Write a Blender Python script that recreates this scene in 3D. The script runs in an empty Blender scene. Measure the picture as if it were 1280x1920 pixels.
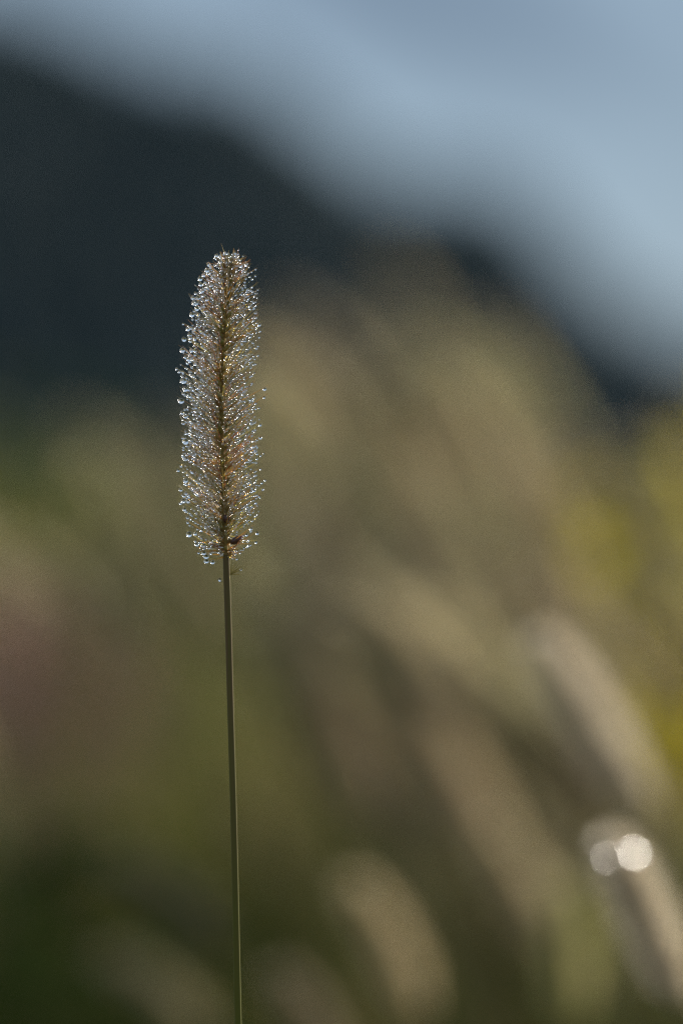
import bpy, math, random
import numpy as np
from mathutils import Vector, Matrix, Quaternion

rnd = random.Random(7)
scene = bpy.context.scene
col = scene.collection
R = math.radians

# ------------------------------------------------------------------ camera, sky, sun, exposure
D = 0.879                 # camera to the sharp foxtail (m)
S = 0.00011               # metres per photo pixel at that distance
ZC = 0.62                 # camera height
LENS = 36.0 * D / (1920 * S * 1000) * 1000
cam_d = bpy.data.cameras.new('camera')
cam = bpy.data.objects.new('camera', cam_d)
col.objects.link(cam)
cam.location = (0, 0, ZC)
cam.rotation_euler = (R(90), 0, 0)
cam_d.sensor_fit = 'VERTICAL'
cam_d.sensor_height = 36.0
cam_d.sensor_width = 24.0
cam_d.lens = LENS
cam_d.clip_start = 0.01
cam_d.clip_end = 6000
cam_d.dof.use_dof = True
cam_d.dof.focus_distance = D - 0.001
cam_d.dof.aperture_fstop = LENS / 33.0       # 33 mm entrance pupil
scene.camera = cam

SUN_EL, SUN_AZ = R(30), R(42)                # behind the grass, up to the right
world = bpy.data.worlds.new('World')
scene.world = world
world.use_nodes = True
wn = world.node_tree.nodes
wl = world.node_tree.links
wn.clear()
sky = wn.new('ShaderNodeTexSky')
sky.sky_type = 'NISHITA'
sky.sun_disc = False
sky.sun_elevation = SUN_EL
sky.sun_rotation = SUN_AZ
sky.air_density = 1.0
sky.dust_density = 0.3
sky.ozone_density = 1.0
bg = wn.new('ShaderNodeBackground')
bg.inputs['Strength'].default_value = 0.05
out = wn.new('ShaderNodeOutputWorld')
# thin veil of morning cloud, uneven, over the whole sky
wt = wn.new('ShaderNodeTexCoord')
wm = wn.new('ShaderNodeMapping')
wm.vector_type = 'TEXTURE'
wm.inputs['Rotation'].default_value = (0, R(33), 0)
wm.inputs['Scale'].default_value = (1 / 5.0, 1 / 4.0, 1 / 17.0)
wm.inputs['Location'].default_value = (-0.0423, 0.9373, -0.1294)
wl.new(wt.outputs['Generated'], wm.inputs[0])
wz = wn.new('ShaderNodeTexNoise')
wz.inputs['Scale'].default_value = 1.0
wz.inputs['Detail'].default_value = 3
wl.new(wm.outputs[0], wz.inputs['Vector'])
wr = wn.new('ShaderNodeValToRGB')
wr.color_ramp.elements[0].position = 0.36
wr.color_ramp.elements[0].color = (0.60, 1.03, 1.72, 1)
wr.color_ramp.elements[1].position = 0.64
wr.color_ramp.elements[1].color = (2.6, 3.6, 4.6, 1)
wl.new(wz.outputs['Fac'], wr.inputs[0])
wx = wn.new('ShaderNodeMix')
wx.data_type = 'RGBA'
wx.inputs['Factor'].default_value = 0.88
wl.new(sky.outputs[0], wx.inputs['A'])
# overcast veil: zenith about three times as bright as the horizon
wsx = wn.new('ShaderNodeSeparateXYZ')
wl.new(wt.outputs['Generated'], wsx.inputs[0])
wma = wn.new('ShaderNodeMath')
wma.operation = 'MULTIPLY_ADD'
wma.use_clamp = False
wmx = wn.new('ShaderNodeMath')
wmx.operation = 'MAXIMUM'
wmx.inputs[1].default_value = 0.0
wl.new(wsx.outputs[2], wmx.inputs[0])
wl.new(wmx.outputs[0], wma.inputs[0])
wma.inputs[1].default_value = 0.6
wma.inputs[2].default_value = 1.0
wv = wn.new('ShaderNodeVectorMath')
wv.operation = 'SCALE'
wl.new(wr.outputs[0], wv.inputs[0])
wl.new(wma.outputs[0], wv.inputs['Scale'])
# whiter cloud higher up
wv2 = wn.new('ShaderNodeVectorMath')
wv2.operation = 'SCALE'
wv2.inputs[0].default_value = (3.5, 3.6, 3.7)
wl.new(wmx.outputs[0], wv2.inputs['Scale'])
wv3 = wn.new('ShaderNodeVectorMath')
wv3.operation = 'ADD'
wl.new(wv.outputs[0], wv3.inputs[0])
wl.new(wv2.outputs[0], wv3.inputs[1])
wl.new(wv3.outputs[0], wx.inputs['B'])
wl.new(wx.outputs['Result'], bg.inputs[0])
wl.new(bg.outputs[0], out.inputs[0])

sun_d = bpy.data.lights.new('sun', 'SUN')
sun_d.energy = 5.0
sun_d.angle = R(10)
sun_d.color = (1.0, 0.94, 0.84)
sun = bpy.data.objects.new('sun', sun_d)
col.objects.link(sun)
sd = Vector((math.sin(SUN_AZ) * math.cos(SUN_EL), math.cos(SUN_AZ) * math.cos(SUN_EL), math.sin(SUN_EL)))
sun.rotation_euler = (-sd).to_track_quat('-Z', 'Y').to_euler()
sun.location = sd * 20

vs = scene.view_settings
vs.view_transform = 'Standard'
vs.look = 'None'
vs.exposure = 1.4
vs.gamma = 1.0
vs.use_curve_mapping = False
scene.render.engine = 'CYCLES'
cy = scene.cycles
cy.max_bounces = 20
cy.transmission_bounces = 16
cy.glossy_bounces = 8
cy.diffuse_bounces = 3
cy.transparent_max_bounces = 8
cy.sample_clamp_indirect = 30
cy.sample_clamp_direct = 0
cy.use_denoising = True
cy.denoising_input_passes = 'RGB_ALBEDO_NORMAL'
cy.denoising_prefilter = 'NONE'
cy.filter_width = 1.3
cy.sampling_pattern = 'BLUE_NOISE'
cy.use_adaptive_sampling = False
cy.blur_glossy = 0.0


# ------------------------------------------------------------------ helpers
def at(px, py, d=D):
    """photo pixel + distance along the view axis -> point"""
    k = S * d / D
    return Vector(((px - 640) * k, d, ZC - (py - 960) * k))


class MB:
    def __init__(s):
        s.v, s.f, s.m, s.n = [], [], [], 0

    def add(s, verts, faces, mat=0):
        s.v.append(np.asarray(verts, dtype=float))
        n = s.n
        s.f.extend([tuple(i + n for i in f) for f in faces])
        s.m.extend([mat] * len(faces))
        s.n += len(verts)

    def tube(s, pts, rad, sides=3, mat=0, cap=False):
        pts = [Vector(p) for p in pts]
        k = len(pts)
        verts, faces = [], []
        t0 = (pts[1] - pts[0]).normalized()
        ref = Vector((0, 1, 0)) if abs(t0.y) < 0.9 else Vector((1, 0, 0))
        for i, p in enumerate(pts):
            t = (pts[min(i + 1, k - 1)] - pts[max(i - 1, 0)]).normalized()
            a = t.cross(ref)
            a.normalize()
            b = t.cross(a)
            r = rad[i]
            for j in range(sides):
                an = 2 * math.pi * j / sides
                verts.append(p + a * (math.cos(an) * r) + b * (math.sin(an) * r))
        for i in range(k - 1):
            for j in range(sides):
                j2 = (j + 1) % sides
                faces.append((i * sides + j, i * sides + j2, (i + 1) * sides + j2, (i + 1) * sides + j))
        if cap:
            faces.append(tuple(range(sides))[::-1])
            faces.append(tuple((k - 1) * sides + j for j in range(sides)))
        s.add(verts, faces, mat)

    def blade(s, pts, w, side, mat=0, keel=0.15):
        """leaf blade: two strips folded along a keel"""
        verts, faces = [], []
        for i, p in enumerate(pts):
            p = Vector(p)
            sv = Vector(side)
            verts += [p - sv * w[i], p + Vector((0, 0, -keel * w[i])), p + sv * w[i]]
        for i in range(len(pts) - 1):
            a = i * 3
            faces += [(a, a + 1, a + 4, a + 3), (a + 1, a + 2, a + 5, a + 4)]
        s.add(verts, faces, mat)

    def mesh(s, name, mats, smooth=True):
        me = bpy.data.meshes.new(name)
        v = np.concatenate(s.v) if s.v else np.zeros((0, 3))
        me.from_pydata(v.tolist(), [], s.f)
        for m in mats:
            me.materials.append(m)
        if len(mats) > 1:
            me.polygons.foreach_set('material_index', s.m)
        if smooth:
            me.polygons.foreach_set('use_smooth', [True] * len(me.polygons))
        me.update()
        return me

    def build(s, name, mats, parent=None, smooth=True):
        return link(name, s.mesh(name, mats, smooth), parent)


def link(name, data, parent=None, matrix=None):
    o = bpy.data.objects.new(name, data)
    col.objects.link(o)
    if parent is not None:
        o.parent = parent
    if matrix is not None:
        o.matrix_local = matrix
    return o


def thing(name, label, cat, loc, group=None):
    o = bpy.data.objects.new(name, None)
    o.empty_display_size = 0.02
    col.objects.link(o)
    o.location = loc
    o['label'] = label
    o['category'] = cat
    o['kind'] = 'thing'
    if group:
        o['group'] = group
    return o


def icosphere(sub):
    import bmesh
    bm = bmesh.new()
    bmesh.ops.create_icosphere(bm, subdivisions=sub, radius=1.0)
    v = np.array([p.co[:] for p in bm.verts])
    f = [tuple(q.index for q in p.verts) for p in bm.faces]
    bm.free()
    return v, f


ICO1, ICO2, ICO3, ICO4 = icosphere(1), icosphere(2), icosphere(3), icosphere(4)


def lerp_table(tab, x):
    if x <= tab[0][0]:
        return tab[0][1]
    for (a, va), (b, vb) in zip(tab, tab[1:]):
        if x <= b:
            return va + (vb - va) * (x - a) / (b - a)
    return tab[-1][1]


# ------------------------------------------------------------------ materials
def new_mat(name):
    m = bpy.data.materials.new(name)
    m.use_nodes = True
    m.node_tree.nodes.clear()
    return m, m.node_tree.nodes, m.node_tree.links


def plant_mat(name, c1, c2, trans=0.4, rough=0.6, scale=300.0, obj_random=True, spec=0.3, tint=None):
    """diffuse + translucent plant tissue, colour varied by noise and from plant to plant"""
    m, n, l = new_mat(name)
    tc = n.new('ShaderNodeTexCoord')
    nz = n.new('ShaderNodeTexNoise')
    nz.inputs['Scale'].default_value = scale
    nz.inputs['Detail'].default_value = 3
    l.new(tc.outputs['Object'], nz.inputs['Vector'])
    ramp = n.new('ShaderNodeMapRange')
    ramp.inputs['From Min'].default_value = 0.3
    ramp.inputs['From Max'].default_value = 0.7
    l.new(nz.outputs['Fac'], ramp.inputs['Value'])
    mix = n.new('ShaderNodeMix')
    mix.data_type = 'RGBA'
    mix.inputs['A'].default_value = (*c1, 1)
    mix.inputs['B'].default_value = (*c2, 1)
    l.new(ramp.outputs[0], mix.inputs['Factor'])
    c = mix.outputs['Result']
    if obj_random:
        oi = n.new('ShaderNodeObjectInfo')
        hs = n.new('ShaderNodeHueSaturation')
        mr = n.new('ShaderNodeMapRange')
        mr.inputs['To Min'].default_value = 0.7
        mr.inputs['To Max'].default_value = 1.25
        l.new(oi.outputs['Random'], mr.inputs['Value'])
        l.new(mr.outputs[0], hs.inputs['Value'])
        wn_ = n.new('ShaderNodeTexWhiteNoise')
        wn_.noise_dimensions = '1D'
        l.new(oi.outputs['Random'], wn_.inputs['W'])
        mh = n.new('ShaderNodeMapRange')
        mh.inputs['To Min'].default_value = 0.482
        mh.inputs['To Max'].default_value = 0.525
        l.new(wn_.outputs['Value'], mh.inputs['Value'])
        l.new(mh.outputs[0], hs.inputs['Hue'])
        l.new(c, hs.inputs['Color'])
        c = hs.outputs['Color']
    p = n.new('ShaderNodeBsdfPrincipled')
    p.inputs['Roughness'].default_value = rough
    p.inputs['Specular IOR Level'].default_value = spec
    l.new(c, p.inputs['Base Color'])
    t = n.new('ShaderNodeBsdfTranslucent')
    l.new(c, t.inputs['Color'])
    ms = n.new('ShaderNodeMixShader')
    ms.inputs[0].default_value = trans
    l.new(p.outputs[0], ms.inputs[1])
    l.new(t.outputs[0], ms.inputs[2])
    o = n.new('ShaderNodeOutputMaterial')
    l.new(ms.outputs[0], o.inputs['Surface'])
    return m


def water_mat(name='dew_water', rough=0.0):
    m, n, l = new_mat(name)
    g = n.new('ShaderNodeBsdfGlass')
    g.inputs['IOR'].default_value = 1.333
    g.inputs['Roughness'].default_value = rough
    o = n.new('ShaderNodeOutputMaterial')
    l.new(g.outputs[0], o.inputs['Surface'])
    return m


def stem_mat():
    m, n, l = new_mat('foxtail_stem')
    tc = n.new('ShaderNodeTexCoord')
    mp = n.new('ShaderNodeMapping')
    mp.inputs['Scale'].default_value = (1500, 1500, 40)
    l.new(tc.outputs['Object'], mp.inputs[0])
    nz = n.new('ShaderNodeTexNoise')
    nz.inputs['Scale'].default_value = 1
    nz.inputs['Detail'].default_value = 4
    l.new(mp.outputs[0], nz.inputs['Vector'])
    sep = n.new('ShaderNodeSeparateXYZ')
    l.new(tc.outputs['Object'], sep.inputs[0])
    # purple flush towards the top of the culm
    mr = n.new('ShaderNodeMapRange')
    mr.inputs['From Min'].default_value = 0.52
    mr.inputs['From Max'].default_value = 0.60
    mr.inputs['To Min'].default_value = 0.1
    mr.inputs['To Max'].default_value = 0.75
    l.new(sep.outputs[2], mr.inputs['Value'])
    mul = n.new('ShaderNodeMath')
    mul.operation = 'MULTIPLY'
    l.new(mr.outputs[0], mul.inputs[0])
    l.new(nz.outputs['Fac'], mul.inputs[1])
    mix = n.new('ShaderNodeMix')
    mix.data_type = 'RGBA'
    mix.inputs['A'].default_value = (0.075, 0.078, 0.006, 1)
    mix.inputs['B'].default_value = (0.12, 0.045, 0.04, 1)
    l.new(mul.outputs[0], mix.inputs['Factor'])
    p = n.new('ShaderNodeBsdfPrincipled')
    p.inputs['Roughness'].default_value = 0.5
    p.inputs['Specular IOR Level'].default_value = 0.25
    l.new(mix.outputs['Result'], p.inputs['Base Color'])
    bump = n.new('ShaderNodeBump')
    bump.inputs['Strength'].default_value = 0.25
    bump.inputs['Distance'].default_value = 0.0001
    l.new(nz.outputs['Fac'], bump.inputs['Height'])
    l.new(bump.outputs[0], p.inputs['Normal'])
    o = n.new('ShaderNodeOutputMaterial')
    l.new(p.outputs[0], o.inputs['Surface'])
    return m


def ground_mat(name, c1, c2, c3, sc):
    m, n, l = new_mat(name)
    tc = n.new('ShaderNodeTexCoord')
    nz = n.new('ShaderNodeTexNoise')
    nz.inputs['Scale'].default_value = sc
    nz.inputs['Detail'].default_value = 8
    l.new(tc.outputs['Object'], nz.inputs['Vector'])
    cr = n.new('ShaderNodeValToRGB')
    cr.color_ramp.elements[0].position = 0.3
    cr.color_ramp.elements[0].color = (*c1, 1)
    cr.color_ramp.elements[1].position = 0.7
    cr.color_ramp.elements[1].color = (*c3, 1)
    e = cr.color_ramp.elements.new(0.5)
    e.color = (*c2, 1)
    l.new(nz.outputs['Fac'], cr.inputs[0])
    p = n.new('ShaderNodeBsdfPrincipled')
    p.inputs['Roughness'].default_value = 0.95
    p.inputs['Specular IOR Level'].default_value = 0.1
    l.new(cr.outputs[0], p.inputs['Base Color'])
    o = n.new('ShaderNodeOutputMaterial')
    l.new(p.outputs[0], o.inputs['Surface'])
    return m


WATER = water_mat()
GLINT_REFLECTOR = plant_mat('glint_reflector', (0.30, 0.24, 0.15), (0.22, 0.17, 0.10), 0.1, 0.2, 900, False, 0.6)  # opaque gloss for the added sun-glint reflectors
STEM = stem_mat()
RACHIS = plant_mat('rachis', (0.18, 0.13, 0.025), (0.24, 0.13, 0.03), 0.1, 0.5, 900, False)
SPIKELET = plant_mat('spikelet_husk', (0.26, 0.21, 0.05), (0.32, 0.20, 0.06), 0.25, 0.5, 1500)
BR_PALE = plant_mat('bristle_pale', (0.62, 0.49, 0.22), (0.54, 0.42, 0.18), 0.6, 0.35, 800)
BR_GOLD = plant_mat('bristle_gold', (0.58, 0.32, 0.10), (0.48, 0.23, 0.07), 0.6, 0.35, 800)
BR_GREEN = plant_mat('bristle_green', (0.30, 0.27, 0.09), (0.34, 0.29, 0.09), 0.45, 0.35, 800)
SEED_DARK = plant_mat('ripe_seed', (0.045, 0.015, 0.012), (0.09, 0.03, 0.02), 0.05, 0.3, 2500, False, 0.6)
PLUME = plant_mat('far_bristle', (0.63, 0.57, 0.41), (0.54, 0.48, 0.31), 0.5, 0.6, 60, True, 0.1)
PLUME_WET = plant_mat('wet_far_bristle', (0.82, 0.76, 0.65), (0.74, 0.67, 0.55), 0.6, 0.4, 60, False, 0.3)
PLUME_CORE = plant_mat('far_spikelet', (0.24, 0.19, 0.10), (0.18, 0.15, 0.07), 0.3, 0.7, 300)
CULM = plant_mat('far_culm', (0.16, 0.15, 0.05), (0.22, 0.17, 0.08), 0.2, 0.6, 20)
LEAF = plant_mat('grass_leaf', (0.055, 0.065, 0.010), (0.080, 0.080, 0.013), 0.4, 0.85, 12, True, 0.02)
LEAF_DRY = plant_mat('dry_leaf', (0.27, 0.21, 0.09), (0.19, 0.15, 0.05), 0.4, 0.7, 12, True, 0.08)
LEAF_DEEP = plant_mat('deep_green_leaf', (0.026, 0.050, 0.009), (0.042, 0.060, 0.009), 0.35, 0.85, 15, True, 0.02)
LEAF_YELLOW = plant_mat('yellow_leaf', (0.52, 0.42, 0.02), (0.42, 0.37, 0.02), 0.55, 0.7, 20, False, 0.05)
LEAF_OLIVE = plant_mat('olive_leaf', (0.26, 0.26, 0.05), (0.20, 0.22, 0.04), 0.45, 0.6, 20, True, 0.1)
LEAF_MOSS = plant_mat('moss_leaf', (0.075, 0.078, 0.006), (0.055, 0.065, 0.006), 0.45, 0.6, 20, True, 0.1)
PINK = plant_mat('rosy_plume', (0.58, 0.39, 0.34), (0.48, 0.34, 0.28), 0.4, 0.7, 40)
TWIG = plant_mat('twig', (0.09, 0.06, 0.04), (0.06, 0.04, 0.025), 0.0, 0.8, 50, False)
FOREST = plant_mat('forest_needles', (0.008, 0.023, 0.030), (0.014, 0.031, 0.036), 0.0, 0.9, 0.3, False, 0.1)  # blue of distant haze and sky is put into the needle colour
GROUND = ground_mat('meadow_soil', (0.026, 0.028, 0.009), (0.045, 0.042, 0.014), (0.07, 0.058, 0.024), 3.0)
HILL = ground_mat('hill_floor', (0.012, 0.018, 0.016), (0.016, 0.022, 0.018), (0.022, 0.026, 0.02), 0.05)

# ------------------------------------------------------------------ ground, hill, forest
def ground_h(x, y):
    r = math.hypot(x, y)
    a = min(1.0, max(0.0, (r - 12) / 60))
    return a * (0.25 * math.sin(x * 0.07 + 1) + 0.2 * math.sin(y * 0.05) + 0.003 * r) - 0.0

mb = MB()
ticks = [-3000, -1500, -800, -400, -200, -120, -80, -50, -30, -18, -10, -5, -2.5, 0, 2.5, 5, 10, 18, 30, 50, 80, 120, 200, 400, 800, 1500, 3000]
gv = [(x, y, ground_h(x, y) if abs(x) < 500 and abs(y) < 500 else 0.0) for y in ticks for x in ticks]
k = len(ticks)
mb.add(gv, [(j * k + i, j * k + i + 1, (j + 1) * k + i + 1, (j + 1) * k + i) for j in range(k - 1) for i in range(k - 1)])
g = mb.build('ground', [GROUND])
g['kind'] = 'structure'

CREST_D = 600.0
CREST = [(-6000, 40), (-3600, 300), (-2200, -60), (-1200, -120), (-500, -40), (0, 20), (150, 62), (330, 140), (480, 160), (600, 262), (730, 375),
         (800, 376), (900, 370), (960, 400), (1030, 505), (1120, 600), (1280, 680), (1500, 735), (1900, 800), (2600, 780), (3600, 690), (5000, 760), (7000, 860)]


def crest_h(x):
    px = x / CREST_D / (S / D) + 640
    py = lerp_table(CREST, px)
    return (960 - py) * (S / D) * CREST_D


def hill_h(x, y):
    a = min(1.0, max(0.0, (y - 330) / (CREST_D - 330)))
    a = a * a * (3 - 2 * a) if y <= CREST_D else max(0.0, 1 - (y - CREST_D) / 500)
    h = max(0.0, crest_h(x) - 4.5) * a
    return h + 1.2 * a * math.sin(x * 0.11) * math.sin(y * 0.07) - 1.0 * (1 - a)


mb = MB()
xs = np.linspace(-460, 460, 93)
ys = np.linspace(325, 1000, 46)
mb.add([(x, y, hill_h(x, y)) for y in ys for x in xs],
       [(j * 93 + i, j * 93 + i + 1, (j + 1) * 93 + i + 1, (j + 1) * 93 + i) for j in range(45) for i in range(92)])
h = mb.build('hill', [HILL])
h['kind'] = 'structure'

mb = MB()
for i in range(6500):
    u = rnd.random()
    x = rnd.uniform(-160, 160) if i < 4600 else rnd.uniform(-450, 450)
    y = 230 + 385 * u ** 0.5
    z = max(hill_h(x, y), -0.3)
    ht = rnd.uniform(5, 9)
    rr = ht * rnd.uniform(0.2, 0.3) * 1.15
    base = Vector((x, y, z - 0.3))
    for t in range(4):
        zb = ht * (0.12 + 0.22 * t)
        zt = min(ht, zb + ht * 0.36)
        r0 = rr * (1 - 0.22 * t)
        sv = 6
        ang = rnd.random() * 6
        verts = [base + Vector((math.cos(ang + q * 1.047) * r0 * rnd.uniform(0.75, 1.15), math.sin(ang + q * 1.047) * r0 * rnd.uniform(0.75, 1.15), zb - rnd.uniform(0, 0.3))) for q in range(sv)]
        verts.append(base + Vector((0, 0, zt)))
        mb.add(verts, [(q, (q + 1) % sv, sv) for q in range(sv)])
    mb.tube([base, base + Vector((0, 0, ht * 0.3))], [0.18, 0.12], 3)
f = mb.build('forest', [FOREST], smooth=False)
f['kind'] = 'stuff'
f['label'] = 'dark forested slope rising behind the meadow'
f['category'] = 'forest'


# ------------------------------------------------------------------ meadow grass (uncountable)
def grass_mass(name, label, n, region, hmin, hmax, wid, mats, weights, lean):
    mb = MB()
    for i in range(n):
        x, y = region()
        hh = rnd.uniform(hmin, hmax)
        z0 = ground_h(x, y)
        a = rnd.uniform(0, 6.283)
        out_ = rnd.uniform(0.1, 0.55) * hh
        dx, dy = math.cos(a) * out_ + lean * hh, math.sin(a) * out_
        side = Vector((math.cos(a + 1.57), math.sin(a + 1.57), 0))
        w = wid * rnd.uniform(0.6, 1.3)
        pts = [(x, y, z0 - 0.01), (x + dx * 0.15, y + dy * 0.15, z0 + hh * 0.45), (x + dx * 0.5, y + dy * 0.5, z0 + hh * 0.82), (x + dx, y + dy, z0 + hh * rnd.uniform(0.85, 1.0))]
        mb.blade(pts, [w * 0.8, w, w * 0.7, w * 0.08], side, rnd.choices(range(len(mats)), weights(x, y))[0])
    o = mb.build(name, mats)
    o['kind'] = 'stuff'
    o['label'] = label
    o['category'] = 'grass'
    return o


def reg_near():
    y = 1.9 + 5.6 * rnd.random() ** 1.3
    return rnd.uniform(-1, 1) * (0.25 + 0.16 * y), y


def reg_far():
    y = 7 + 45 * rnd.random() ** 1.8
    return rnd.uniform(-1, 1) * (0.6 + 0.26 * y), y


grass_mass('meadow_grass', 'mixed green and straw grass blades filling the meadow between the foxtails', 15000, reg_near, 0.22, 0.52, 0.0028,
           [LEAF, LEAF_DRY, LEAF_DEEP], lambda x, y: ((3, 1.2, 6) if y < 2.5 else (4, 6, 2)) if x > rnd.gauss(-0.06, 0.04) * y else (3, 0.7, 6), -0.12)
grass_mass('distant_grass', 'distant olive meadow grass reaching towards the dark slope', 18000, reg_far, 0.25, 0.6, 0.006,
           [LEAF, LEAF_DRY, LEAF_DEEP], lambda x, y: (4, 6, 2) if x > rnd.gauss(-0.05, 0.03) * y else (3, 1, 7), -0.1)


# ------------------------------------------------------------------ blurred foxtails behind
HEAD_L = 0.066


def far_head(seed, nb, bend, mat=None):
    """seed head along +Z from the origin, bending towards +X"""
    r_ = random.Random(seed)
    mb = MB()

    def ax(t):
        return Vector((bend * HEAD_L * t * t, 0, HEAD_L * t))
    mb.tube([ax(t / 8) for t in range(9)], [0.0011 - 0.0006 * t / 8 for t in range(9)], 5, 1)
    v1, f1 = ICO1
    for i in range(90):
        t = (i + 0.5) / 90 * 0.96
        a = i * 2.39996
        c = ax(t) + Vector((math.cos(a), math.sin(a), 0.4)) * 0.0021
        mb.add(v1 * np.array([0.0009, 0.0009, 0.0015]) + np.array(c[:]), f1, 1)
    for i in range(nb):
        t = r_.random() ** 0.95 * 0.97
        a = r_.uniform(0, 6.283)
        env = lerp_table([(0, 0.55), (0.1, 0.9), (0.3, 1.0), (0.65, 0.93), (0.85, 0.72), (1, 0.4)], t) * 0.0098
        p = ax(t)
        ln = env * r_.uniform(0.75, 1.12)
        o = Vector((math.cos(a), math.sin(a), 0))
        p1 = p + o * ln * 0.5 + Vector((0, 0, ln * 0.38))
        p2 = p + o * ln + Vector((0, 0, ln * 0.95))
        mb.tube([p, p1, p2], [0.00016, 0.00016, 0.00006], 3, 0)
    return mb.mesh('far_seed_head', [mat or PLUME, PLUME_CORE])


HEADS = [far_head(11, 1500, 0.10), far_head(12, 1500, 0.22), far_head(13, 1400, 0.32), far_head(14, 1500, 0.02), far_head(15, 1500, 0.04, PLUME_WET)]


def foxtail(tip, base, label, group=None, leaves=1, head=None):
    """a whole plant whose seed head runs from base to tip (world points)"""
    ax = base - tip
    ln = ax.length
    up = -ax / ln
    side = Vector((up.x, up.y, 0))
    side = side.normalized() if side.length > 0.05 else Vector((-1, 0, 0))
    droop = (side - up * side.dot(up)).normalized()
    yv = up.cross(droop)
    foot = Vector((base.x - up.x * base.z * rnd.uniform(0.25, 0.4), base.y - up.y * base.z * 0.3 + rnd.uniform(-0.02, 0.02), 0.0))
    foot.z = ground_h(foot.x, foot.y) - 0.004
    plant = thing('foxtail_grass', label, 'foxtail', foot, group)
    # culm: cubic from foot (vertical) to head base (head direction)
    L = (base - foot).length
    c1, c2 = foot + Vector((0, 0, L * 0.4)), base - up * L * 0.35
    pts = []
    for i in range(13):
        t = i / 12
        q = foot * (1 - t) ** 3 + c1 * 3 * t * (1 - t) ** 2 + c2 * 3 * t * t * (1 - t) + base * t ** 3
        pts.append(q - foot)
    mb = MB()
    mb.tube(pts, [0.0013 - 0.0006 * i / 12 for i in range(13)], 5)
    mb.build('stem', [CULM], plant)
    sc = ln / HEAD_L
    m = Matrix.Translation(base - foot) @ Matrix((droop, yv, up)).transposed().to_4x4() @ Matrix.Diagonal((sc, sc, sc, 1)).to_4x4()
    # widen short heads back to the usual thickness
    m = m @ Matrix.Diagonal((1 / sc ** 0.7, 1 / sc ** 0.7, 1, 1)).to_4x4()
    hd = link('seed_head', head or rnd.choice(HEADS[:4]), plant, m)
    for i in range(leaves):
        j = rnd.randint(2, 7)
        p = pts[j]
        a = rnd.uniform(0, 6.283)
        ll = rnd.uniform(0.12, 0.22)
        o = Vector((math.cos(a), math.sin(a), 0))
        lp = [p, p + o * ll * 0.3 + Vector((0, 0, ll * 0.55)), p + o * ll * 0.7 + Vector((0, 0, ll * 0.75)), p + o * ll * 1.05 + Vector((0, 0, ll * 0.55))]
        mb = MB()
        mb.blade(lp, [0.002, 0.0042, 0.003, 0.0003], Vector((-o.y, o.x, 0)))
        mb.build('leaf_blade', [LEAF if rnd.random() < 0.6 else LEAF_DRY], plant)
    return plant, hd


# single heads the photograph lets one tell apart: tip px, base px, distance / D
near = [
    ((1020, 1190), (1215, 1525), 1.48, 4, 'thick pale foxtail head arching above the head with two glinting spots'),
    ((1150, 1560), (1285, 1890), 1.30, 4, 'pale foxtail head with two large glinting spots at its tip'),
    ((790, 1310), (945, 1560), 2.0, 0, 'faint olive foxtail head between the dewy foxtail and the thick arching head'),
    ((690, 1640), (790, 1910), 1.7, 0, 'short tan foxtail head low in the stand, beside the dewy stem'),
    ((1060, 1660), (1075, 1925), 1.65, 3, 'upright yellowish foxtail head just below the head with glinting spots'),
    ((550, 1810), (640, 2050), 1.7, 0, 'lowest tan foxtail head close beside the dewy stem'),
    ((290, 1570), (420, 1800), 1.85, 2, 'dim leaning foxtail head whose tip passes behind the dewy stem'),
    ((250, 1760), (390, 1960), 1.9, 1, 'dim low foxtail head under the leaning one by the dewy stem'),
    ((200, 1010), (310, 1230), 2.3, 1, 'grey brown foxtail head just beyond the base of the dewy head'),
    ((575, 545), (700, 780), 2.5, 1, 'tall foxtail head rising highest against the dark forest slope'),
    ((745, 500), (800, 640), 3.6, 0, 'thin far foxtail head standing alone against the dark forest slope'),
    ((870, 700), (975, 1000), 2.0, 0, 'large pale upright foxtail head at the middle of the stand'),
    ((1225, 1100), (1310, 1340), 1.8, 1, 'tan foxtail head above the thick arching one, beside the olive grass'),
    ((480, 720), (560, 960), 2.3, 1, 'tan foxtail head rising right behind the flank of the dewy head'),
    ((940, 600), (1010, 800), 3.0, 0, 'tall far foxtail head at the edge of the stand near the yellow shrub'),
]
for (tp, bp, kd, hi, lab) in near:
    d = D * kd
    pl, hd = foxtail(at(*tp, d), at(*bp, d + 0.01), lab, None, 1, HEADS[hi])
    if 'two large glinting' in lab:
        glint_plant = pl

# two added glossy reflectors angled to the sun, in place of glinting dew drops
me4 = bpy.data.meshes.new('glint_reflector')
me4.from_pydata(ICO4[0].tolist(), [], ICO4[1])
me4.materials.append(GLINT_REFLECTOR)
me4.polygons.foreach_set('use_smooth', [True] * len(me4.polygons))
for (px, py, rad, curv) in ((1187, 1602, 0.0022, 0.0098), (1135, 1611, 0.0018, 0.0046)):
    p = at(px, py, D * 1.30 - 0.012)
    loc = p - glint_plant.location
    hv = (sd + (cam.location - p).normalized()).normalized()
    rot = Vector((0, 0, 1)).rotation_difference(hv).to_matrix().to_4x4()
    link('glint_reflector', me4, glint_plant, Matrix.Translation(loc) @ rot @ Matrix.Diagonal((rad, rad, rad * rad / curv, 1)).to_4x4())
    q = at(1190, 1640, D * 1.30) - glint_plant.location
    mb = MB()
    mb.tube([q, (q + loc) / 2 + Vector((0, 0, 0.0008)), loc - hv * rad * rad / curv * 0.6], [0.0001] * 3, 3)
    mb.build('bristle', [PLUME], glint_plant)

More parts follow.
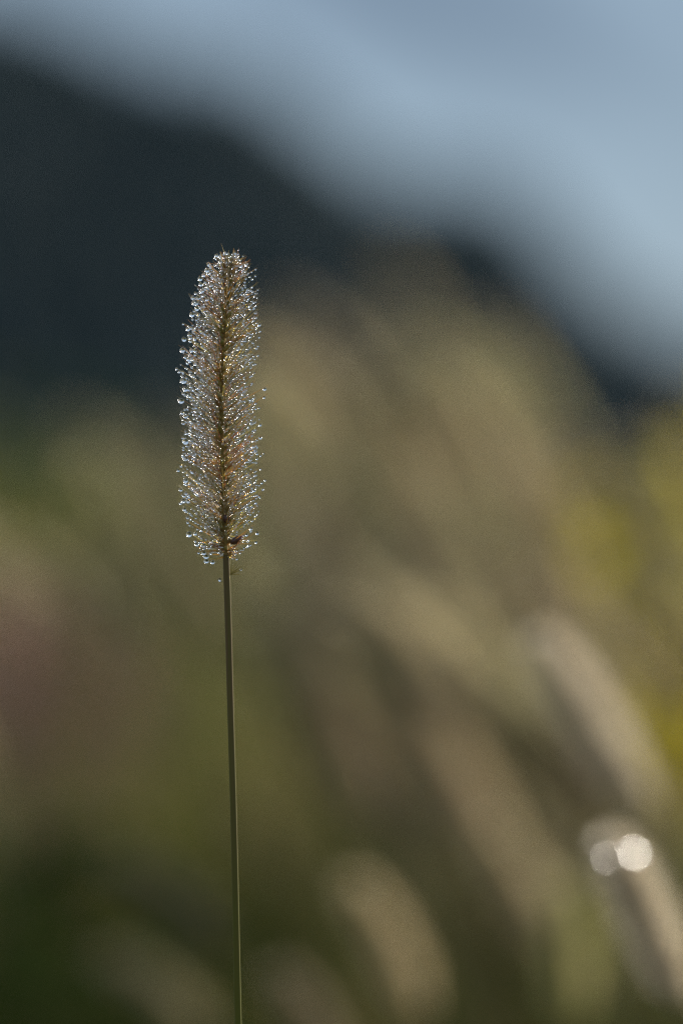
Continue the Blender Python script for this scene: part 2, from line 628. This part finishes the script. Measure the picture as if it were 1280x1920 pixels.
# the dense stand
zones = [
    # n, px range, tip-y range, distance range (x D), label
    (64, (480, 1020), (600, 900), (2.2, 4.2), 'tan foxtail in the tall rear of the dense stand behind the dewy head'),
    (66, (480, 1080), (860, 1180), (2.0, 3.4), 'tan foxtail in the middle of the dense stand beside the dewy head'),
    (38, (500, 1100), (1040, 1360), (1.9, 2.9), 'brownish foxtail low in the stand, beside the dewy stem'),
    (9, (1010, 1300), (800, 1000), (2.4, 3.8), 'foxtail in the thin edge of the stand before the yellow shrub'),
    (20, (170, 470), (780, 1120), (2.4, 3.8), 'foxtail in the thin edge of the stand behind the dewy head base'),
    (16, (470, 800), (1030, 1250), (1.9, 2.6), 'tan foxtail crowding close behind the top of the dewy stem'),
    (9, (930, 1270), (1250, 1600), (1.8, 2.6), 'tan foxtail crowding behind the thick arching head'),
    (5, (440, 1100), (1450, 1750), (1.9, 2.6), 'dim brown foxtail at the foot of the stand'),
    (18, (-260, 0), (900, 1500), (2.4, 4.0), 'scattered foxtail near the rosy grass clump'),
    (24, (1290, 1700), (700, 1500), (2.2, 4.0), 'foxtail in the continuation of the stand past the arching head'),
]
for (n, xr, yr, dr, lab) in zones:
    for i in range(n):
        px, py = rnd.uniform(*xr), rnd.uniform(*yr)
        kd = rnd.uniform(*dr)
        L = rnd.uniform(0.055, 0.085)
        an = R(rnd.gauss(24, 9))
        ay = rnd.uniform(-0.2, 0.2)
        tip = at(px, py, D * kd)
        up = Vector((-math.sin(an), ay, math.cos(an))).normalized()
        foxtail(tip, tip - up * L, lab, lab.split(',')[0].replace('foxtail', 'foxtails', 1), 1 if rnd.random() < 0.7 else 0)


# ------------------------------------------------------------------ other blurred plants
def leafy_plant(px, py_top, d, height, spread, nl, label, mat, lw=0.012):
    top = at(px, py_top, d)
    foot = Vector((top.x, d, ground_h(top.x, d) - 0.005))
    hgt = top.z - foot.z
    pl = thing('leafy_plant', label, 'plant', foot)
    for s in range(3):
        a0 = rnd.uniform(0, 6.283)
        o = Vector((math.cos(a0), math.sin(a0), 0)) * spread * 0.35
        hh = hgt * rnd.uniform(0.75, 0.95)
        pts = [Vector((0, 0, 0)), o * 0.3 + Vector((0, 0, hh * 0.5)), o + Vector((0, 0, hh))]
        mb = MB()
        mb.tube(pts, [0.003, 0.0025, 0.0012], 5)
        st = mb.build('stem', [LEAF_DEEP], pl)
        for i in range(nl // 3):
            t = rnd.uniform(0.3, 1.0)
            p = pts[1] * (1 - (t - 0.5) * 2) + pts[2] * (t - 0.5) * 2 if t > 0.5 else pts[1] * (t * 2)
            a = rnd.uniform(0, 6.283)
            ll = rnd.uniform(0.6, 1.2) * lw * 5
            oo = Vector((math.cos(a), math.sin(a), 0))
            mb = MB()
            mb.blade([p, p + oo * ll * 0.35 + Vector((0, 0, ll * 0.3)), p + oo * ll * 0.75 + Vector((0, 0, ll * 0.35)), p + oo * ll + Vector((0, 0, ll * 0.15))],
                     [lw * 0.15, lw, lw * 0.8, lw * 0.05], Vector((-oo.y, oo.x, 0.1)))
            mb.build('leaf', [mat], st)
    return pl


leafy_plant(90, 1430, 2.0, 0.5, 0.16, 36, 'deep green leafy weed below the rosy grass clump', LEAF_DEEP, 0.014)
leafy_plant(240, 1480, 2.3, 0.5, 0.16, 36, 'dull green leafy weed between the deep green weed and the dewy stem', LEAF_DEEP, 0.013)
leafy_plant(60, 1700, 1.8, 0.5, 0.14, 30, 'lowest deep green leafy weed in the shade of the meadow', LEAF_DEEP, 0.014)

# rosy dry grass clump
foot = Vector((at(30, 1200, 2.6).x, 2.6, -0.004))
pk = thing('grass_clump', 'rosy brown feathery grass clump beyond the deep green weeds', 'grass clump', foot)
for i in range(30):
    a = rnd.uniform(0, 6.283)
    hh = rnd.uniform(0.53, 0.60)
    o = Vector((math.cos(a), math.sin(a), 0)) * rnd.uniform(0.02, 0.11)
    pts = [o * 0.15, o * 0.5 + Vector((0, 0, hh * 0.5)), o + Vector((0, 0, hh))]
    mb = MB()
    mb.tube(pts, [0.0012, 0.001, 0.0006], 4)
    for j in range(45):
        t = rnd.uniform(0.82, 1.0)
        p = pts[1] + (pts[2] - pts[1]) * (t - 0.5) * 2
        b = rnd.uniform(0, 6.283)
        e = p + Vector((math.cos(b) * 0.013, math.sin(b) * 0.013, 0.018)) * rnd.uniform(0.6, 1.2)
        mb.tube([p, (p + e) / 2, e], [0.0003, 0.0007, 0.0001], 3)
    mb.build('flower_stalk', [PINK], pk)

# shrubs
def shrub(px, py, d, wide, label, mat, nb=9, nl=110):
    top = at(px, py, d)
    sx, sy = top.x, d
    gz = ground_h(sx, sy) - 0.01
    H = top.z - gz
    sh = thing('leafy_shrub', label, 'shrub', Vector((sx, sy, gz)))
    crown = MB()
    k_ = wide / 0.4
    for b in range(nb):
        a = b * 6.283 / nb + rnd.uniform(-0.2, 0.2)
        o = Vector((math.cos(a), math.sin(a), 0)) * rnd.uniform(0.15, 0.5) * wide
        hh = H * rnd.uniform(0.65, 0.97)
        pts = [Vector((0, 0, 0)), o * 0.5 + Vector((0, 0, hh * 0.5)), o + Vector((0, 0, hh))]
        mb = MB()
        mb.tube(pts, [0.008, 0.005, 0.002], 5)
        mb.build('branch', [TWIG], sh)
        for j in range(nl):
            t = rnd.uniform(0.3, 1.05)
            p = pts[0].lerp(pts[1], t * 2) if t < 0.5 else pts[1].lerp(pts[2], t * 2 - 1)
            p = p + Vector((rnd.gauss(0, 0.035), rnd.gauss(0, 0.035), rnd.gauss(0, 0.03))) * k_
            u = Vector((rnd.gauss(0, 1), rnd.gauss(0, 1), rnd.gauss(0, 0.5))).normalized()
            s_ = u.cross(Vector((rnd.gauss(0, 1), rnd.gauss(0, 1), 1))).normalized()
            w = rnd.uniform(0.009, 0.015) * k_ ** 0.5
            crown.add([p - u * w * 1.6, p + s_ * w, p + u * w * 1.6, p - s_ * w], [(0, 1, 2, 3)])
    crown.build('crown', [mat], sh)
    return sh


shrub(1290, 710, 2.5, 0.26, 'shrub with yellow autumn leaves standing past the foxtail stand', LEAF_YELLOW, 10, 170)
shrub(1180, 860, 3.8, 0.40, 'olive green shrub at the foot of the yellow one', LEAF_OLIVE, 9, 120)
shrub(-10, 730, 4.2, 0.34, 'moss green shrub against the dark forest slope', LEAF_MOSS, 10, 150)
shrub(110, 780, 8.0, 0.7, 'dull green shrub between the moss green shrub and the foxtail stand', LEAF_MOSS, 9, 120)
shrub(330, 830, 12.0, 1.0, 'farthest dark green shrub in the meadow', LEAF_DEEP, 9, 120)

# ------------------------------------------------------------------ the dewy foxtail
AXIS = [(1092, 425.5), (1050, 424), (980, 421), (900, 419), (800, 416), (740, 415), (660, 418), (580, 424), (520, 427), (484, 428)]
AX_T = sorted((y, x) for y, x in AXIS)


def ax_px(y):
    return lerp_table(AX_T, y)


def ax_pt(y):
    return at(ax_px(y), y)


foot = Vector((at(458, 2400).x + 0.006, D, -0.004))
main = thing('dewy_foxtail', 'sharp foxtail grass head beaded all over with dew drops on a thin upright stem', 'foxtail', foot)
F = foot


def L_(p):
    return p - F


# stem
spx = [(6560, 520), (5200, 508), (4000, 490), (3000, 468), (2400, 457), (2000, 448.5), (1900, 446), (1700, 442), (1500, 437.5), (1300, 431.5), (1200, 429), (1120, 426.6), (1075, 425), (1040, 424)]
pts, rad = [], []
for (y, x) in spx:
    p = at(x, y)
    if p.z < F.z:
        p.z = F.z
    pts.append(L_(p))
    rad.append(lerp_table([(1040, 0.00066), (1100, 0.00070), (1500, 0.00068), (1900, 0.00072), (3000, 0.0009), (6560, 0.0014)], y))
# resample smoothly
fine, fr = [], []
for i in range(len(pts) - 1):
    p0, p1, p2, p3 = pts[max(i - 1, 0)], pts[i], pts[i + 1], pts[min(i + 2, len(pts) - 1)]
    n = 4 if i < 5 else 8
    for j in range(n):
        t = j / n
        q = p1.lerp(p2, t)
        fine.append(q)
        fr.append(rad[i] + (rad[i + 1] - rad[i]) * t)
fine.append(pts[-1])
fr.append(rad[-1])
for _ in range(6):
    fine = [fine[0]] + [(fine[i - 1] + fine[i] * 2 + fine[i + 1]) / 4 for i in range(1, len(fine) - 1)] + [fine[-1]]
mb = MB()
mb.tube(fine, fr, 14)
mb.build('stem', [STEM], main)

# seed head: rachis carries spikelets, bristle tufts and drops as sub-parts
mb = MB()
rp = [L_(ax_pt(y)) for y in range(1046, 478, -8)]
for _ in range(4):
    rp = [rp[0]] + [(rp[i - 1] + rp[i] * 2 + rp[i + 1]) / 4 for i in range(1, len(rp) - 1)] + [rp[-1]]
rr_ = [(0.00052 - 0.00030 * i / len(rp)) * (1 + 0.15 * math.sin(i * 1.7)) for i in range(len(rp))]
rr_[0] = 0.00066
mb.tube(rp, rr_, 10, cap=True)
rach = mb.build('seed_head', [RACHIS], main)

LEFT = [(466, 8), (475, 22), (490, 40), (510, 49), (530, 55), (560, 66), (600, 72), (650, 78), (750, 80), (850, 78), (940, 78), (985, 72), (1010, 66), (1040, 48), (1062, 36)]
RIGHT = [(462, 6), (470, 18), (480, 37), (500, 50), (530, 61), (580, 64), (650, 68), (720, 74), (800, 77), (900, 74), (960, 71), (1000, 62), (1020, 50), (1040, 26), (1062, 10)]


def envelope(y, phi):
    c = math.cos(phi)
    return (lerp_table(RIGHT, y) if c > 0 else lerp_table(LEFT, y)) * S


spik = MB()
v2, f2 = ICO2
spik.add(v2 * np.array([0.00042, 0.00038, 0.00085]), f2)
SPK = spik.mesh('spikelet', [SPIKELET])

fine_drops = MB()
big = []            # (center local, radius, squash)
n_small = 0


def curve_pts(p0, p3, sag, n=6):
    """bristle arching upward from p0 to p3"""
    d = p3 - p0
    hor = Vector((d.x, d.y, 0))
    c = p0 + hor * 0.5 + Vector((0, 0, d.z * 0.5 - sag * d.length))
    return [p0 * (1 - t) ** 2 + c * 2 * t * (1 - t) + p3 * t * t for t in [i / (n - 1) for i in range(n)]]


def bead(p, r, squash=1.0):
    global n_small
    v, f_ = ICO2 if r > 0.00016 else ICO1
    fine_drops.add(v * np.array([r, r, r * squash]) + np.array(p[:]), f_)
    n_small += 1


NCL = 116
for i in range(NCL):
    t = (i + 0.5) / NCL
    y0 = 1044 - t * (1044 - 492)
    phi0 = i * 2.39996 + rnd.uniform(-0.3, 0.3)
    p0 = L_(ax_pt(y0))
    # spikelet husk hugging the rachis
    o = Vector((math.cos(phi0), math.sin(phi0), 0))
    if rnd.random() < 0.8:
        sz = rnd.uniform(0.7, 1.25)
        rot = Vector((0, 0, 1)).rotation_difference((o * rnd.uniform(0.5, 1.0) + Vector((0, 0, 1))).normalized()).to_matrix().to_4x4()
        link('spikelet', SPK, rach, Matrix.Translation(p0 + o * 0.0008 + Vector((0, 0, 0.0004))) @ rot @ Matrix.Diagonal((sz, sz, sz, 1)).to_4x4())
    tuft = MB()
    nb = rnd.randint(7, 11)
    side_l = math.cos(phi0) < -0.1
    for b in range(nb):
        phi = phi0 + rnd.gauss(0, 0.55)
        if math.sin(phi) < -0.72 and rnd.random() < 0.6:
            phi += rnd.choice((-1.1, 1.1))
        rise = rnd.gauss(0.62, 0.22)              # rise per unit outward reach
        if t > 0.86:
            rise += (t - 0.86) * 12 * rnd.uniform(0.3, 1.1)
        if t < 0.06:
            rise -= 0.4
        # reach outwards until the outline is met
        yy = y0
        for _ in range(3):
            e = envelope(yy, phi)
            yy = y0 - e / S * rise
            if yy < 500:
                yy = 500 - (500 - yy) * 0.35
            yy = max(466, yy)
        if yy < 500:
            yy = rnd.uniform(468, max(500, min(y0 - 5, 520)))
        e = envelope(yy, phi) * rnd.choice((1.0, 0.98, 0.93, 0.85, 0.7, 0.55))
        oo = Vector((math.cos(phi), math.sin(phi), 0))
        tip = L_(ax_pt(yy)) + oo * e
        if rnd.random() < 0.12:
            tip = tip + (tip - p0) * 0.10
        base = p0 + oo * 0.0004
        bp = curve_pts(base, tip, rnd.uniform(0.02, 0.12))
        left = math.cos(phi) < -0.15
        mat = rnd.choices((0, 1, 2), (4, 4, 2) if left else (5, 2, 3))[0]
        tuft.tube(bp, [0.00007, 0.00007, 0.000065, 0.00005, 0.000035, 0.00001], 4, mat)
        # beads strung along the bristle
        Lb = (tip - base).length
        s = Lb * rnd.uniform(0.12, 0.3)
        while s < Lb * 0.985:
            u = s / Lb
            k_ = u * 5
            a_, fr_ = int(min(k_, 4)), 0
            fr_ = k_ - a_
            q = bp[a_].lerp(bp[a_ + 1], fr_)
            r = rnd.uniform(0.00012, 0.00025) * (0.8 + 0.4 * u)
            if left and u > 0.45 and rnd.random() < 0.16:
                r = rnd.uniform(0.00026, 0.00042)
            elif rnd.random() < 0.05:
                r = rnd.uniform(0.0002, 0.00032)
            q = q + Vector((rnd.uniform(-1, 1) * r * 0.6, rnd.uniform(-1, 1) * r * 0.6, -r * rnd.uniform(0.2, 0.75)))
            if r > 0.00025:
                big.append((q, r, rnd.uniform(0.85, 1.0), rnd.uniform(0.95, 1.15)))
            else:
                bead(q, r, rnd.uniform(0.85, 1.05))
            s += r * 2 + rnd.expovariate(1 / 0.00072)
    tuft.build('bristle_tuft', [BR_PALE, BR_GOLD, BR_GREEN], rach)

# drops that can be told apart in the photograph: px, py, radius px, height/width
DROPS = [(365.6, 568.5, 7, .7), (360, 590, 5, .95), (371, 590, 4.6, .9), (369, 579, 4.4, 1), (352.5, 617, 4.2, 1), (363.4, 618.4, 3.8, 1), (355.7, 628.3, 4.6, .9),
         (345.3, 636.4, 4.5, 1), (364.7, 636, 3.8, 1), (357, 639.5, 3.3, 1), (342.2, 656.5, 5, 1), (359, 657, 4.1, 1), (366, 657.8, 3.6, 1), (354, 673.6, 5.4, .8),
         (364.7, 674.5, 4.8, .8), (336.5, 697, 2.9, 1), (343, 698, 2.9, 1), (344, 714, 6.6, .85), (347, 729.7, 5.3, .9), (339.5, 752, 6.2, .8), (354, 742, 4.7, .9),
         (371, 558.6, 4.2, 1), (361, 558.6, 3.8, .9), (375.5, 522.7, 4.5, 1), (376, 533.4, 3.8, 1), (382, 515.5, 3.8, 1), (415, 511, 5.2, 1.1), (388, 507, 5, .8),
         (395, 534, 5, .9), (486, 609, 3.7, .9), (496, 729.7, 4, .8), (495, 745.5, 2.7, 1), (481.5, 614, 2.9, .9), (348, 780, 5, .95), (367.4, 798, 5.2, .8),
         (347.7, 828, 6.5, .95), (343.7, 843, 2.7, 1), (356.9, 842, 4.7, .9), (364.7, 854, 3.8, .9), (343.7, 854.8, 4.1, .95), (348, 860, 5.8, .75), (356.5, 865, 4.1, .8),
         (339.7, 874, 2.7, 1), (334.6, 882, 2.9, 1), (370, 869, 3.4, .9), (348, 901, 4.8, .95), (338.8, 918.6, 3.8, .8), (354.7, 931, 4.1, .8), (343.7, 939.5, 4.8, .9),
         (338.6, 943.7, 3.2, .9), (352.9, 940.4, 3.8, .9), (345.6, 955, 4.1, .95), (352, 970.5, 3.4, .85), (352, 979.6, 2.7, 1), (354.7, 1002, 5.6, .95), (366, 1000.6, 3.8, .95),
         (378.4, 994, 4.2, .8), (367.4, 1019.7, 3.4, .95), (381, 1022, 5, .9), (372.4, 1036.7, 2.5, .9), (382, 1037, 4.5, .8), (386.6, 1044, 5.4, .75), (387, 1052.5, 4.9, .8),
         (398.4, 1054.3, 4.5, .8), (394.8, 1038, 3.4, .8), (415.7, 1038, 3.4, 1.1), (366.5, 830, 4.8, .9), (487.7, 797, 3.1, .9), (478.6, 845.7, 4.1, .8), (475, 837.5, 3.7, .85),
         (493, 917.6, 2.7, .9), (476, 919.5, 4.1, .8), (486, 931, 2.7, 1), (471, 991.5, 3.7, .9), (482, 999.7, 3.4, 1), (480, 1017, 2.7, .95), (466, 1023, 3, .9), (389, 959.6, 3.4, .85),
         (488.6, 821, 3.4, .9), (380, 545, 3.6, 1), (383, 600, 3.8, .9), (377, 690, 4, .9), (381, 760, 3.6, .9), (384, 880, 3.6, .9), (374, 905, 3.4, .9), (440, 490, 3.8, .9), (452, 500, 3.4, .9),
         (462, 1003, 3.2, .9), (437, 1047, 2.2, .9)]
extra = MB()
for (px, py, rp_, sq) in DROPS:
    r = rp_ * S
    c = L_(at(px, py, D + rnd.uniform(-0.0045, 0.002)))
    dx = abs(px - ax_px(py))
    ys_ = min(1044, py + dx * rnd.uniform(0.45, 0.7))
    if py > 1015:
        ys_ = min(1043, py + rnd.uniform(-12, 2))
    p0 = L_(ax_pt(ys_))
    hook = c + Vector((0, 0, r * 0.45))
    tip = hook + (hook - p0) * rnd.uniform(0.03, 0.14) + Vector((0, 0, 0.0003))
    extra.tube(curve_pts(p0, tip, 0.04), [0.00007, 0.00007, 0.00007, 0.00005, 0.00003, 0.00001], 4, rnd.choice((0, 1, 1)))
    big.append((c, r, sq, 1.0))
extra.build('bristle_tuft', [BR_PALE, BR_GOLD, BR_GREEN], rach)

# bare tuft on the stem under the head, lone drop beside it
tuft = MB()
p0 = L_(at(431.5, 1078)) + Vector((0, -0.0004, 0))
for i in range(15):
    a = R(rnd.uniform(-12, 84))
    ln = rnd.uniform(0.0022, 0.0046) * (0.6 if a < 0.2 else 1)
    tip = p0 + Vector((math.cos(a) * ln, rnd.uniform(-0.5, 0.5) * ln, math.sin(a) * ln))
    tuft.tube(curve_pts(p0, tip, -0.08), [0.00005, 0.00005, 0.00005, 0.00004, 0.00003, 0.00001], 4, 2)
c = L_(at(451.5, 1068))
big.append((c, 0.00027, 0.8, 1.2))
tuft.tube(curve_pts(p0, c + Vector((0.0007, 0, 0.0003)), 0.03), [0.00004] * 5 + [0.00001], 4, 2)
q = L_(at(412, 1087, D - 0.002))
big.append((q, 0.00039, 1.0, 1.0))
tuft.tube(curve_pts(L_(at(421, 1094, D)), q + Vector((-0.0002, 0, 0.0003)), 0.1), [0.000025] * 6, 3, 0)
tuft.build('bristle_tuft', [BR_PALE, BR_GOLD, BR_GREEN], rach)
# the single hair at the very top
tuft = MB()
tuft.tube(curve_pts(L_(at(425, 486)), L_(at(414.5, 456)), 0.03), [0.00005, 0.00005, 0.00005, 0.00004, 0.00003, 0.00001], 4, 2)
tuft.build('bristle_tuft', [BR_PALE, BR_GOLD, BR_GREEN], rach)

me3 = bpy.data.meshes.new('dew_drop')
me3.from_pydata(ICO3[0].tolist(), [], ICO3[1])
me3.materials.append(WATER)
me3.polygons.foreach_set('use_smooth', [True] * len(me3.polygons))
big.sort(key=lambda b: -b[1])
for (c, r, sq, wd) in big[:295]:
    link('dew_drop', me3, rach, Matrix.Translation(c) @ Matrix.Diagonal((r * wd, r, r * sq, 1)).to_4x4())
for (c, r, sq, wd) in big[295:]:
    bead(c, r, sq)
fd = fine_drops.build('fine_dew', [WATER], rach)
fd['kind'] = 'stuff'
print('drops', len(big), n_small)


# dark ripe seeds low in the head
def seed(px, py, ln, w, ang, dy, label):
    mb = MB()
    pts, rad = [], []
    for i in range(9):
        t = i / 8
        pts.append(Vector((0, 0, (t - 0.5) * ln)))
        rad.append(max(0.00004, w * math.sin(math.pi * (0.06 + 0.9 * t)) ** 0.7 * (1.1 - 0.25 * t)))
    mb.tube(pts, rad, 10, cap=True)
    s_ = mb.build('seed', [SEED_DARK], rach)
    s_.matrix_local = Matrix.Translation(L_(at(px, py, D + dy))) @ Matrix.Rotation(ang, 4, 'Y')
    s_['label'] = label
    return s_


seed(424.5, 973, 0.0019, 0.00075, R(175), -0.0011, 'dark brown ripe seed on the rachis')
seed(444.5, 1012, 0.0030, 0.00078, R(60), -0.0009, 'dark purple ripe seed standing out from the rachis')
